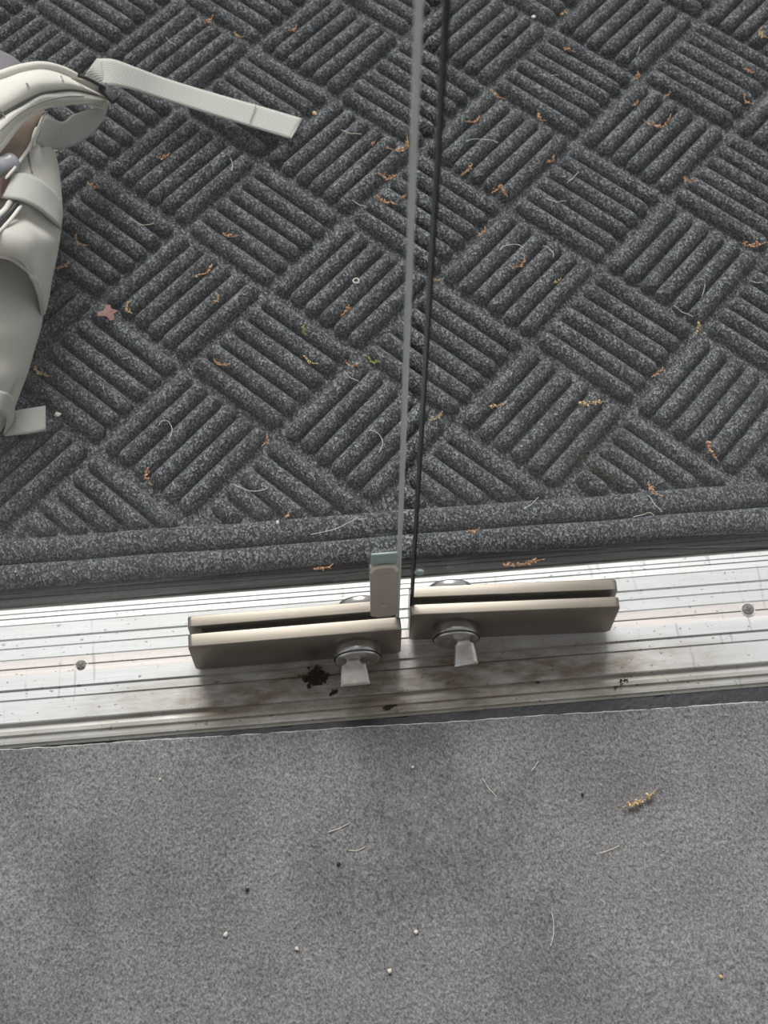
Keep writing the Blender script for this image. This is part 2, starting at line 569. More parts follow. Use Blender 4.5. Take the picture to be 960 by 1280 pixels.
# indoor carpet: a thin sheet whose cut edge meets the threshold at a slight angle
def carpet():
    nx, ny = 160, 60
    verts, faces = [], []
    def edge(x):
        t = (x + 0.55) / 0.612
        return -0.2692 - 0.0125 * max(-0.6, min(1.7, t)) + 0.0003 * math.sin(x * 40) + 0.00018 * math.sin(x * 263 + 1) + 0.00015 * math.sin(x * 611)
    xs = [-0.9 + 1.5 * i / nx for i in range(nx + 1)]
    for j in range(ny + 1):
        t = (j / ny) ** 2.2
        for x in xs:
            y = edge(x) * (1 - t) + (-3.19) * t
            z = -0.0030 + 0.0006 * math.sin(x * 17 + 2) * math.sin(y * 21) - (0.0012 if j == 0 else 0)
            verts.append((x, y, z))
    w = nx + 1
    for j in range(ny):
        for i in range(nx):
            faces.append((j * w + i, (j + 1) * w + i, (j + 1) * w + i + 1, j * w + i + 1))
    me = mesh_from('carpet', verts, faces)
    if me.polygons[0].normal.z < 0: me.flip_normals()
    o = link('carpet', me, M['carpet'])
    md = o.modifiers.new('thickness', 'SOLIDIFY')
    md.thickness = 0.0036
    md.offset = -1
    tag(o, 'worn grey short-pile carpet inside the doors, with rubbed pale patches', 'carpet')
    # frayed pale thread along the cut edge
    pts = [(x, edge(x) - 0.0002, -0.0035 + 0.0004 * math.sin(x * 190)) for x in [-0.85 + 1.4 * i / 420 for i in range(421)]]
    rad = [0.00035 + 0.00025 * abs(math.sin(i * 0.37) * math.sin(i * 0.113)) for i in range(421)]
    tube('edge_thread', pts, rad, M['thread'], o, 5)['label'] = 'frayed whitish backing thread along the cut edge'
    return o


carpet()

# black adhesive strip left on the slab beside the threshold
def adhesive():
    verts, faces = [], []
    n = 200
    for i in range(n + 1):
        x = -0.46 + 1.0 * i / n
        k = max(0.0, min(1.0, (x + 0.46) / 0.14))
        top = -0.2680 + 0.0012 * k * (math.sin(x * 61) + 0.7 * math.sin(x * 143 + 1) + 0.5 * math.sin(x * 337)) + 0.001 * k
        bot = -0.2860
        verts += [(x, bot, Z_FLOOR), (x, bot, -0.0072), (x, top, -0.0066), (x, top, Z_FLOOR)]
    for i in range(n):
        a, b = i * 4, (i + 1) * 4
        for k in range(4):
            k2 = (k + 1) % 4
            faces.append((a + k, b + k, b + k2, a + k2))
    faces += [(0, 1, 2, 3), (n * 4 + 3, n * 4 + 2, n * 4 + 1, n * 4)]
    me = mesh_from('adhesive_strip', verts, faces)
    bm = bmesh.new(); bm.from_mesh(me); bmesh.ops.recalc_face_normals(bm, faces=bm.faces); bm.to_mesh(me); bm.free()
    tag(link('adhesive_strip', me, M['tar'], smooth=False), 'black bituminous strip exposed between carpet edge and threshold', 'strip')


adhesive()

# ------------------------------------------------------------------ threshold
def profile_bar(name, prof, x0, x1, mat, parent, zbot):
    """extrude an open top profile (y, z in mm, running away from the outside) along x"""
    P = [(y / 1000, z / 1000) for y, z in prof]
    P = [(P[0][0], zbot)] + P + [(P[-1][0], zbot)]
    n = len(P)
    nx = 8
    verts, faces = [], []
    for k in range(nx + 1):
        x = x0 + (x1 - x0) * k / nx
        verts += [(x, y, z) for y, z in P]
    for k in range(nx):
        for i in range(n):
            j = (i + 1) % n
            faces.append((k * n + i, k * n + j, (k + 1) * n + j, (k + 1) * n + i))
    faces.append(tuple(range(n)))
    faces.append(tuple(nx * n + i for i in range(n))[::-1])
    me = mesh_from(name, verts, faces)
    bm = bmesh.new(); bm.from_mesh(me); bmesh.ops.recalc_face_normals(bm, faces=bm.faces); bm.to_mesh(me); bm.free()
    return link(name, me, mat, parent, smooth=False)


thr = empty('door_threshold', (-0.235, -0.21, Z_FLOOR))
tag(thr, 'long ribbed whitish aluminium threshold running under both glass doors', 'threshold')
outer = [(-149.5, -4.0), (-150.2, -3.0), (-154.0, -2.2), (-154.2, -3.4), (-155.1, -3.4), (-155.2, -1.9), (-158.6, -1.3), (-158.8, -3.2), (-159.7, -3.2), (-159.9, -1.1),
         (-164.9, -0.4), (-165.1, -1.6), (-165.9, -1.6), (-166.1, 0.0), (-177.2, 0.0), (-177.3, -1.9), (-178.6, -1.9), (-178.8, -0.6), (-185.2, -0.6), (-185.3, -2.1),
         (-186.6, -2.1), (-186.8, 0.0), (-195.4, 0.0), (-196.2, -0.9), (-203.0, -0.9)]
inner = [(-204.4, -0.5), (-209.4, -0.5), (-210.4, 0.3), (-221.4, 0.3), (-221.6, -1.9), (-223.0, -1.9), (-223.2, -0.7), (-229.6, -0.7), (-229.8, -2.1), (-231.3, -2.1),
         (-231.5, 0.1), (-248.8, 0.1), (-249.6, -0.4), (-249.9, -3.6), (-251.6, -3.8), (-255.0, -3.4), (-255.6, -1.9), (-258.6, -2.1), (-259.2, -4.2), (-262.6, -4.4),
         (-263.2, -3.4), (-265.4, -3.7), (-266.4, -5.2), (-268.0, -6.2)]
profile_bar('outer_plate', outer, -0.9, 0.6, M['thr'], thr, Z_FLOOR)
profile_bar('inner_plate', inner, -0.9, 0.6, M['thr'], thr, Z_FLOOR)
profile_bar('seam_strip', [(-202.5, -3.2), (-204.9, -3.2)], -0.9, 0.6, M['gasket'], thr, Z_FLOOR)


def screw(loc, rot, label):
    v, f = lathe([(0.0, 0.0012), (0.0030, 0.0010), (0.0048, 0.0004), (0.0050, -0.0012), (0.0050, -0.004)], 28, 'Z', loc)
    o = link('screw', mesh_from('screw', v, f), M['screw'], thr)
    o['label'] = label
    v, f = lathe([(0.0050, -0.0012), (0.0051, 0.0003), (0.0054, 0.0006), (0.0058, 0.0004), (0.0060, -0.003), (0.0050, -0.003)], 28, 'Z', loc)
    link('countersink_rim', mesh_from('countersink_rim', v, f), M['screwrim'], o)
    bm = bmesh.new()
    bm_box(bm, -0.0030, 0.0030, -0.0006, 0.0006, 0.0, 0.0014)
    bm_box(bm, -0.0006, 0.0006, -0.0030, 0.0030, 0.0, 0.00145)
    bmesh.ops.rotate(bm, verts=bm.verts, cent=(0, 0, 0), matrix=Matrix.Rotation(rot, 3, 'Z'))
    bmesh.ops.translate(bm, verts=bm.verts, vec=loc)
    link('cross_recess', bm_mesh('cross_recess', bm), M['blackbit'], o, smooth=False)


p = px(935, 762, 0.0); screw((p.x, p.y, 0.0), 0.3, 'dark cross-head screw on the seam by the right edge')
p = px(101, 832, 0.0); screw((p.x, p.y, -0.0012), 0.9, 'dark sunken screw on the seam by the left edge')

# ------------------------------------------------------------------ glass doors with patch locks
def patch_lock(door, xa, xb, z0, z1, lock_x, lock_z, turn_rot, turn_w, glass_y, rear_x, plates, turn_dx=0.0):
    """plates: y extents measured from the glass centre plane; all in the door's own frame"""
    f0, f1, b0, b1 = plates
    def cover(name, ya, yb, parent):
        bm = bmesh.new()
        # rounded rectangle seen from the front, extruded along y, soft outer edges
        r, n = 0.0035, 5
        ring = []
        for cx, cz, a0 in ((xb - r, z1 - r, 0), (xa + r, z1 - r, 90), (xa + r, z0 + r, 180), (xb - r, z0 + r, 270)):
            for k in range(n + 1):
                a = math.radians(a0 + 90 * k / n)
                ring.append((cx + r * math.cos(a), cz + r * math.sin(a)))
        va = [bm.verts.new((x, ya, z)) for x, z in ring]
        vb = [bm.verts.new((x, yb, z)) for x, z in ring]
        bm.faces.new(va); bm.faces.new(vb[::-1])
        k = len(ring)
        for i in range(k):
            bm.faces.new((va[i], vb[i], vb[(i + 1) % k], va[(i + 1) % k]))
        bm.edges.ensure_lookup_table()
        ed = [e for e in bm.edges if abs(e.verts[0].co.y - e.verts[1].co.y) < 1e-6]
        bmesh.ops.bevel(bm, geom=ed, offset=0.0007, segments=2, profile=0.5, affect='EDGES')
        o = link(name, bm_mesh(name, bm), M['steel'], parent, world_space=False)
        return o
    main = cover('patch_lock', f0, f1, door)
    main['label'] = 'brushed steel patch lock cover with rounded corners'
    cover('back_cover', b0, b1, main)
    bm = bmesh.new()
    bm_box(bm, xa + 0.010, xb - 0.004, f1, -0.0030, z0 + 0.004, z1 - 0.006)
    bm_box(bm, xa + 0.010, xb - 0.004, 0.0030, b0, z0 + 0.004, z1 - 0.006)
    link('gasket', bm_mesh('gasket', bm), M['gasket'], main, smooth=False, world_space=False)
    # collar around the cylinder, front
    v, f = lathe([(0.0185, f0 + 0.0005), (0.0185, f0 - 0.0095), (0.0178, f0 - 0.0108), (0.0178, f0 - 0.0112), (0.0172, f0 - 0.0116), (0.0150, f0 - 0.0120), (0.0, f0 - 0.0122)], 48, 'Y', (lock_x, 0, lock_z))
    col = link('lock_collar', mesh_from('lock_collar', v, f), M['chrome'], main, world_space=False)
    col['label'] = 'round satin metal collar'
    v, f = lathe([(0.0187, f0 - 0.0092), (0.0191, f0 - 0.0098), (0.0187, f0 - 0.0104)], 48, 'Y', (lock_x, 0, lock_z))
    link('collar_groove', mesh_from('collar_groove', v, f), M['gasket'], col, world_space=False)
    # collar on the far side
    v, f = lathe([(0.0185, b1 - 0.0005), (0.0185, b1 + 0.007), (0.0175, b1 + 0.0085), (0.014, b1 + 0.0088), (0.013, b1 + 0.0065), (0.0, b1 + 0.0065)], 48, 'Y', (rear_x, 0, lock_z + 0.006))
    link('rear_collar', mesh_from('rear_collar', v, f), M['chrome'], main, world_space=False)
    # thumb turn: short stem and a flat blade that widens outwards
    ys, y1 = f0 - 0.0118, f0 - 0.0325
    rows = [(ys - 0.000, 0.0062, 0.0050), (ys - 0.0022, 0.0058, 0.0050), (ys - 0.0030, 0.0070, 0.0044), (ys - 0.0036, turn_w * 0.84, 0.0040),
            (ys - 0.0044, turn_w * 0.88, 0.0038), (ys - 0.010, turn_w * 0.93, 0.0030), (y1 + 0.002, turn_w, 0.0022), (y1 + 0.0006, turn_w, 0.0021), (y1, turn_w * 0.96, 0.0014)]
    verts, faces = [], []
    n = 20
    for y, a, b in rows:
        for k in range(n):
            t = 2 * math.pi * k / n
            c, s = math.cos(t), math.sin(t)
            e = 0.45
            x = a * math.copysign(abs(c) ** e, c)
            z = b * math.copysign(abs(s) ** e, s)
            xr = x * math.cos(turn_rot) - z * math.sin(turn_rot)
            zr = x * math.sin(turn_rot) + z * math.cos(turn_rot)
            verts.append((lock_x + turn_dx + xr, y, lock_z + zr))
    for i in range(len(rows) - 1):
        for k in range(n):
            k2 = (k + 1) % n
            faces.append((i * n + k, i * n + k2, (i + 1) * n + k2, (i + 1) * n + k))
    faces.append(tuple(range(n))[::-1])
    faces.append(tuple((len(rows) - 1) * n + k for k in range(n)))
    me = mesh_from('thumb_turn', verts, faces)
    bm = bmesh.new(); bm.from_mesh(me); bmesh.ops.recalc_face_normals(bm, faces=bm.faces); bm.to_mesh(me); bm.free()
    link('thumb_turn', me, M['chrome'], main, world_space=False)['label'] = 'flat flared thumb turn'
    return main


def glass_pane(door, x0, x1, z0, z1, edge_at, edge_mat, edge_label, th=0.006):
    bm = bmesh.new()
    bm_box(bm, x0, x1, -th / 2, th / 2, z0, z1)
    pane = link('glass_pane', bm_mesh('glass_pane', bm), M['glass'], door, smooth=False, world_space=False)
    pane['label'] = 'clear glass'
    # polished free edge with small arrises; strip colour stands in for its reflections
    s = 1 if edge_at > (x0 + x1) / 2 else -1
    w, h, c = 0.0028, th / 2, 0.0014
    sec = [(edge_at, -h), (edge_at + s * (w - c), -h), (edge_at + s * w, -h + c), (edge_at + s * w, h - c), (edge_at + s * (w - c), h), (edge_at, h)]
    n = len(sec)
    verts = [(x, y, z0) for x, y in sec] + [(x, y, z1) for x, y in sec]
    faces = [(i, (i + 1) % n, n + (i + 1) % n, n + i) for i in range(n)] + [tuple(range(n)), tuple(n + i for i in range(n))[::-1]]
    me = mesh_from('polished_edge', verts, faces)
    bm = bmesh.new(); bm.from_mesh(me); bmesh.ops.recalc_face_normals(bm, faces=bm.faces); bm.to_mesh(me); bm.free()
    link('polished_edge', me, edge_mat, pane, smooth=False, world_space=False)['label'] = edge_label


# left leaf (frame origin at the free bottom corner)
d1 = empty('door_1', (-0.2285, -0.2050, 0.0060), math.radians(0.2))
tag(d1, 'frameless glass door leaf on the left, in front of the backpack', 'door', kind='structure')
glass_pane(d1, -0.66, -0.0034, 0.0, 2.3, -0.0034, M['edge_pale_refl'], 'polished glass edge with its pale greyish reflection painted on')
patch_lock(d1, -0.1655, 0.0, -0.0005, 0.0515, -0.0355, 0.0215, math.radians(2), 0.0118, 0.0, -0.030, (-0.0135, -0.0031, 0.0031, 0.0120), -0.0035)
# right leaf
d2 = empty('door_2', (-0.2202, -0.1975, 0.0085), math.radians(-2.4))
tag(d2, 'frameless glass door leaf on the right, its lock free of any clip', 'door', kind='structure')
glass_pane(d2, 0.0026, 0.66, 0.0, 2.3, 0.0026, M['edge_dark_refl'], 'polished glass edge with its dark reflection painted on')
patch_lock(d2, 0.0, 0.1640, -0.0005, 0.0535, 0.0365, 0.0230, math.radians(24), 0.0100, 0.0, 0.034, (-0.0115, -0.0031, 0.0031, 0.0120), 0.0065)

# pale plastic clip on the free edge of the left leaf
def clip():
    base = px(480, 766, 0.0575)
    e = empty('edge_clip', (-0.2415, -0.2120, 0.0700))
    tag(e, 'pale pinkish plastic clip on the left glass edge above its lock', 'clip')
    x0, x1, z0, z1 = -0.2520, -0.2315, 0.0700, 0.1640
    ring, r, n = [], 0.005, 6
    for cx, cz, a0 in ((x1 - r, z1 - r, 0), (x0 + r, z1 - r, 90), (x0 + r, z0 + r, 180), (x1 - r, z0 + r, 270)):
        for k in range(n + 1):
            a = math.radians(a0 + 90 * k / n)
            ring.append((cx + r * math.cos(a), cz + r * math.sin(a)))
    bm = bmesh.new()
    ya, yb = -0.2122, -0.2087
    va = [bm.verts.new((x, ya, z)) for x, z in ring]
    vb = [bm.verts.new((x, yb, z)) for x, z in ring]
    bm.faces.new(va); bm.faces.new(vb[::-1])
    k = len(ring)
    for i in range(k): bm.faces.new((va[i], vb[i], vb[(i + 1) % k], va[(i + 1) % k]))
    ed = [x for x in bm.edges if abs(x.verts[0].co.y - x.verts[1].co.y) < 1e-6 and x.verts[0].co.y < ya + 1e-5]
    bmesh.ops.bevel(bm, geom=ed, offset=0.0009, segments=2, profile=0.5, affect='EDGES')
    link('plate', bm_mesh('plate', bm), M['pinkplastic'], e)
    for z in (0.092, 0.148):
        v, f = lathe([(0.0, ya - 0.0004), (0.0022, ya - 0.0004), (0.0030, ya - 0.0010), (0.0036, ya - 0.0008), (0.0040, ya + 0.0002)], 24, 'Y', ((x0 + x1) / 2, 0, z))
        link('boss', mesh_from('boss', v, f), M['pinkplastic'], e)
    rim = [(x0 + 0.0012, ya - 0.0002, z1 - 0.008), (x0 + 0.0030, ya - 0.0002, z1 - 0.0022), (x0 + 0.0062, ya, z1 - 0.0005), ((x0 + x1) / 2, ya, z1), (x1 - 0.0062, ya, z1 - 0.0005), (x1 - 0.0030, ya - 0.0002, z1 - 0.0022), (x1 - 0.0012, ya - 0.0002, z1 - 0.008)]
    tube('rim', catmull(rim, 24), 0.0014, M['white'], e)['label'] = 'whitish rim around the rounded top'
    bm = bmesh.new()
    bm_box(bm, x0 + 0.001, x1 - 0.001, -0.2106, -0.2087, z1 - 0.006, z1 + 0.016, 0.0007, 2)  # lip coloured as the teal reflection of the plate in the glass
    link('reflection_lip', bm_mesh('reflection_lip', bm), M['clear'], e)['label'] = 'teal lip standing in for the reflection above the plate'


clip()

# small clear bumper stuck to the right leaf by its free edge
def bumper():
    v, f = lathe([(0.0036, 0.0), (0.0036, -0.0010), (0.0028, -0.0022), (0.0, -0.0026)], 20, 'Y', (0, 0, 0))
    me = mesh_from('door_bumper', v, f)
    o = link('door_bumper', me, M['clear'])
    o.location = (-0.2150, -0.2012, 0.126)
    o.rotation_euler = (0, 0, math.radians(-2.4))
    tag(o, 'tiny clear bumper dot on the right glass near its free edge', 'bumper')


bumper()

# ------------------------------------------------------------------ door mat
S = 0.08                      # half diagonal of a weave block
MAT_DY = 0.001                # the mat lies this far out from the survey origin
mat_root = empty('door_mat', (-0.20, -0.02, Z_FLOOR))
tag(mat_root, 'charcoal ribbed entrance mat with diagonal basket-weave pattern outside the doors', 'mat')
M['felt'] = mat_carpet_mat(mat_root)

Y_EDGE, Y_PAT = -0.141, -0.084
bm = bmesh.new()
bm_box(bm, -1.0, 0.75, -0.131 + MAT_DY, 1.1, Z_FLOOR, -0.0075, 0.0)
link('base', bm_mesh('base', bm), M['felt'], mat_root, smooth=False)

# rubber flange around the edge
fl = [(-125.0, -7.0), (-130.5, -7.2), (-131.2, -8.0), (-134.0, -8.4), (-134.4, -9.2), (-137.4, -9.6), (-137.8, -10.6), (-144.0, -11.4), (-144.6, -13.0)]
o = profile_bar('rubber_edge', [(y + MAT_DY * 1000, z) for y, z in fl], -1.0, 0.75, M['rubber'], mat_root, Z_FLOOR)
o['label'] = 'black rubber flange'


def long_rib(name, yc, hw, h):
    nx, nc = 160, 14
    verts, faces = [], []
    for i in range(nx + 1):
        x = -1.0 + 1.75 * i / nx
        wob = 0.0004 * math.sin(x * 23) + 0.0003 * math.sin(x * 57 + 1)
        for k in range(nc + 1):
            t = math.pi * k / nc
            verts.append((x, yc + MAT_DY - hw * math.cos(t) + wob, -0.0079 + h * math.sin(t) ** 0.8 + 0.0003 * math.sin(x * 41)))
    w = nc + 1
    for i in range(nx):
        for k in range(nc):
            faces.append((i * w + k, (i + 1) * w + k, (i + 1) * w + k + 1, i * w + k + 1))
    me = mesh_from(name, verts, faces)
    if me.polygons[5].normal.z < 0: me.flip_normals()
    return link(name, me, M['felt'], mat_root)


long_rib('border_rib', -0.0965, 0.0116, 0.0102)
long_rib('border_rib', -0.1195, 0.0108, 0.0096)

SIDE = S * math.sqrt(2)
PITCH_R = (SIDE - 0.0035) / 6
HW, HH, RLEN = 0.0080, 0.0118, SIDE - 0.0085
_rib_cache = {}


def rib_mesh(length):
    key = round(length * 500)
    if key in _rib_cache: return _rib_cache[key]
    L = key / 500.0
    nl, nc = max(6, int(L / 0.006)), 10
    verts, faces = [], []
    half = L / 2
    # stations, denser in the rounded ends
    st = []
    e = min(half, HW * 0.95)
    for k in range(5): st.append(-half + e * (1 - math.cos(math.pi / 2 * k / 4)))
    body = 2 * (half - e)
    nb = max(1, int(body / 0.012))
    for k in range(1, nb): st.append(-half + e + body * k / nb)
    for k in range(5): st.append(half - e + e * math.sin(math.pi / 2 * k / 4))
    for x in st:
        d = half - abs(x)
        q = 1.0 if d >= e else math.sqrt(max(0.0, 1 - (1 - d / e) ** 2))
        q = max(q, 0.02)
        w = HW * (0.25 + 0.75 * q)
        hh = HH * q ** 0.8
        for k in range(nc + 1):
            t = math.pi * k / nc
            verts.append((x, -w * math.cos(t), hh * math.sin(t) ** 0.85))
    w_ = nc + 1
    for i in range(len(st) - 1):
        for k in range(nc):
            faces.append((i * w_ + k, (i + 1) * w_ + k, (i + 1) * w_ + k + 1, i * w_ + k + 1))
    me = mesh_from('rib', verts, faces)
    if sum(p.normal.z for p in me.polygons) < 0: me.flip_normals()
    me.materials.append(M['felt'])
    for p in me.polygons: p.use_smooth = True
    _rib_cache[key] = me
    return me


def to_px(p):
    d = np.array(p) - CAM
    z = d @ _f
    return 480 + FPX * (d @ _r) / z, 640 - FPX * (d @ _u) / z


ribs = []
for mi in range(-11, 9):
    for ni in range(-1, 14):
        if mi % 2 == 0 and ni % 2 == 1: ang = -math.pi / 4      # descending to the right
        elif mi % 2 == 1 and ni % 2 == 0: ang = math.pi / 4
        else: continue
        cx, cy = mi * S, ni * S + MAT_DY
        dirv = Vector((math.cos(ang), math.sin(ang)))
        perp = Vector((-dirv.y, dirv.x))
        for k in range(6):
            o_ = (k - 2.5) * PITCH_R
            c = Vector((cx, cy)) + perp * o_
            t0, t1 = -RLEN / 2, RLEN / 2
            lim = Y_PAT + MAT_DY
            # shorten ribs that would run over the border
            if dirv.y < 0:
                tm = (lim - c.y) / dirv.y
                t1 = min(t1, tm)
            else:
                tm = (lim - c.y) / dirv.y
                t0 = max(t0, tm)
            if t1 - t0 < 0.013: continue
            mid = c + dirv * ((t0 + t1) / 2)
            if mid.x < -0.98 or mid.x > 0.72 or mid.y > 1.06: continue
            ribs.append((mid.x, mid.y, ang, t1 - t0))

inview, rest = [], []
for r_ in ribs:
    u_, v_ = to_px((r_[0], r_[1], 0.0))
    ok = -40 < u_ < 1000 and -40 < v_ < 720 and not (u_ < 30 and 110 < v_ < 520)
    (inview if ok else rest).append((v_, r_))
inview.sort(key=lambda a: -a[0])
single = [a[1] for a in inview[:300]]
rest = [a[1] for a in rest] + [a[1] for a in inview[300:]]
inv = chain(mat_root).inverted()
for (x, y, ang, L) in single:
    o = bpy.data.objects.new('rib', rib_mesh(L))
    COL.objects.link(o)
    o.parent = mat_root
    o.matrix_parent_inverse = inv
    o.location = (x + random.uniform(-0.0005, 0.0005), y + random.uniform(-0.0005, 0.0005), -0.0080 + random.uniform(-0.0005, 0.0005))
    o.rotation_euler = (0, 0, ang + random.uniform(-0.012, 0.012))
if rest:
    verts, faces = [], []
    for (x, y, ang, L) in rest:
        me = rib_mesh(L)
        b = len(verts)
        ca, sa = math.cos(ang), math.sin(ang)
        for v in me.vertices:
            verts.append((x + v.co.x * ca - v.co.y * sa, y + v.co.x * sa + v.co.y * ca, -0.0080 + v.co.z))
        faces += [tuple(b + i for i in p.vertices) for p in me.polygons]
    o = link('far_ribs', mesh_from('far_ribs', verts, faces), M['felt'], mat_root)
    tag(o, kind='stuff')

# ------------------------------------------------------------------ backpack
bp = empty('backpack', px(-20, 350, 0.004))
tag(bp, 'pale grey backpack lying on the mat behind the left glass door', 'backpack')
_surf = {}


def remember(o):
    """keep a cloth surface so that pieces lying on it can follow it"""
    pts = []
    for v in o.data.vertices:
        u_, v_ = to_px(v.co)
        pts.append((u_, v_, v.co.z))
    _surf[o.name] = np.array(pts)
    return o


def on(o, u, v, lift):
    a = _surf[o.name]
    d = (a[:, 0] - u) ** 2 + (a[:, 1] - v) ** 2
    k = np.argsort(d)[:6]
    w = 1 / (d[k] + 1.0)
    return (u, v, float((a[k, 2] * w).sum() / w.sum()) + lift)


body = remember(sheet('lower_body', [
    [(62, 296, .010), (68, 290, .045), (40, 280, .085), (-40, 270, .110), (-150, 260, .110)],
    [(56, 356, .008), (62, 350, .040), (34, 345, .070), (-50, 340, .100), (-150, 330, .105)],
    [(46, 390, .008), (54, 386, .037), (26, 380, .068), (-54, 375, .100), (-150, 365, .103)],
    [(43, 425, .008), (47, 420, .035), (18, 412, .075), (-60, 410, .098), (-150, 400, .100)],
    [(31, 454, .008), (39, 450, .032), (10, 446, .064), (-64, 440, .092), (-150, 430, .095)],
    [(24, 484, .008), (27, 480, .030), (-2, 475, .064), (-70, 470, .088), (-150, 460, .090)],
    [(8, 522, .008), (13, 518, .024), (-15, 512, .046), (-80, 508, .066), (-150, 503, .070)],
    [(-10, 550, .006), (-6, 546, .010), (-35, 543, .018), (-90, 542, .026), (-150, 542, .030)]],
    M['pack'], bp, 36, 56, .002, 0.0016, 75))
panel = remember(sheet('side_panel', [
    [(58, 160, .020), (60, 162, .055), (38, 160, .078), (0, 160, .090), (-150, 140, .100)],
    [(71, 214, .014), (73, 212, .058), (46, 204, .090), (0, 204, .108), (-150, 195, .118)],
    [(74, 264, .012), (77, 260, .058), (51, 252, .100), (0, 244, .124), (-150, 238, .130)],
    [(70, 300, .012), (75, 294, .056), (52, 280, .094), (2, 264, .120), (-150, 256, .130)],
    [(68, 320, .012), (72, 314, .054), (53, 298, .104), (0, 278, .136), (-150, 270, .140)],
    [(61, 356, .014), (65, 350, .054), (48, 318, .106), (10, 294, .144), (-150, 285, .146)],
    [(55, 390, .020), (58, 384, .050), (44, 346, .100), (8, 318, .136), (-150, 313, .138)],
    [(50, 397, .016), (52, 393, .044), (39, 351, .086), (5, 324, .118), (-150, 318, .122)]],
    M['pack'], bp, 36, 64, .002, 0.0014, 95))
tube('hem_piping', catmull([px(*on(panel, *q)) for q in ((54, 391, .001), (51, 370, .001), (44, 349, .001), (30, 334, .001), (8, 321, .001), (-40, 317, .001), (-120, 314, .001))], 40), .0022, M['pack'], bp)
for pts in (((66, 178), (69, 215), (72, 252), (69, 300), (62, 345)), ((34, 178), (38, 205), (40, 216))):
    tube('side_seam', catmull([px(*on(panel, a_, b_, .0012)) for a_, b_ in pts], 30), .0009, M['stitch'], bp)
tube('body_seam', catmull([px(*on(body, a_, b_, .001)) for a_, b_ in ((50, 400), (38, 436), (22, 474), (8, 505))], 30), .0009, M['stitch'], bp)
# elastic band across the side panel
bt = [(-60, 205), (8, 215), (34, 217), (56, 228), (71, 242)]
bb = [(-60, 238), (3, 246), (27, 250), (49, 261), (69, 278)]
sheet('elastic_band', [[on(panel, a_, b_, .010) for a_, b_ in bt] + [(77, 250, .055), (76, 257, .015)],
                       [on(panel, a_, b_, .010) for a_, b_ in bb] + [(77, 288, .052), (75, 296, .014)]], M['web'], bp, 48, 8, .0016)


# padded harness wing in two quilted halves
def puff(name, top, bot, z0, bulge, mat, thick=0.010, nrow=7):
    rows = []
    for i in range(nrow):
        t = i / (nrow - 1)
        rows.append([(a[0] * (1 - t) + b[0] * t, a[1] * (1 - t) + b[1] * t, a[2] * (1 - t) + b[2] * t + bulge * math.sin(math.pi * t) ** 0.7) for a, b in zip(top, bot)])
    return remember(sheet(name, rows, mat, bp, 48, 24, thick, 0.0007, 120))


TOP = [(-80, 150, .150), (-30, 108, .150), (0, 96, .146), (28, 87, .138), (55, 84, .126), (82, 91, .108), (108, 106, .086), (134, 122, .064)]
SEAM = [(-80, 215, .150), (-30, 166, .150), (0, 146, .146), (28, 129, .138), (55, 117, .126), (82, 113, .108), (108, 115, .086), (134, 124, .064)]
BOT = [(-80, 270, .132), (-30, 222, .132), (0, 188, .128), (24, 158, .120), (50, 139, .110), (82, 132, .094), (110, 131, .078), (135, 127, .062)]
up_pad = puff('upper_pad', TOP, SEAM, 0, .010, M['pad'])
lo_pad = puff('lower_pad', SEAM, BOT, 0, .009, M['pad'])
tube('top_piping', catmull([px(a, b - 1.5, c + .002) for a, b, c in TOP], 48), [.0042] * 40 + [.0042 - .0004 * k for k in range(9)], M['pad'], bp)
tube('seam_line', catmull([px(a, b, c + .0020) for a, b, c in SEAM], 48), .0010, M['dark_seam'], bp)
tube('lower_piping', catmull([px(a, b - 6, c + .006) for a, b, c in BOT], 48), [.0040] * 40 + [.0040 - .0003 * k for k in range(9)], M['pad'], bp)
for a, b, c, d in ((33, 104, 38, 110), (76, 95, 79, 101), (0, 139, 6, 146)):
    tube('bar_tack', [px(*on(up_pad, a, b, .0016)), px(*on(up_pad, c, d, .0016))], .0007, M['stitch'], bp)
tube('quilt_stitch', catmull([px(*on(lo_pad, a, b, .0012)) for a, b in ((0, 163), (24, 142), (50, 128), (80, 121), (105, 120))], 40), .0007, M['stitch'], bp)
# dark fabric behind the wing
sheet('back_flap', [
    [(-80, 40, .10), (-20, 56, .10), (8, 66, .095), (22, 75, .085), (33, 86, .070)],
    [(-80, 130, .12), (-20, 110, .12), (8, 104, .11), (22, 100, .10), (35, 96, .085)]], M['mauve'], bp, 16, 10, .003)
# opening below the wing: lining, bottle and a scrap of rust cloth
lin = remember(sheet('lining', [
    [(-90, 240, .100), (-30, 200, .108), (0, 170, .108), (30, 150, .100), (60, 138, .082)],
    [(-90, 262, .100), (-30, 225, .112), (0, 205, .118), (24, 182, .108), (44, 160, .092)],
    [(-90, 290, .125), (-30, 262, .132), (-4, 232, .132), (14, 214, .124), (36, 184, .100)]], M['lining'], bp, 24, 20, .002, .0012, 140))
tube('opening_hem', catmull([px(*q) for q in ((-10, 240, .135), (14, 215, .128), (30, 194, .112), (40, 178, .102), (54, 146, .094))], 24), .0016, M['pad'], bp)
b_c = px(3, 209, .126)
v, f = lathe([(0.0, .013), (.006, .0128), (.0085, .011), (.009, .006), (.009, -.006), (.010, -.007), (.010, -.012), (.0, -.012)], 28, 'Z', (0, 0, 0))
me = mesh_from('bottle_cap', v, f)
me.transform(Matrix.Translation(b_c) @ Euler((math.radians(60), 0, math.radians(-35))).to_matrix().to_4x4())
link('bottle_cap', me, M['bottle'], bp)
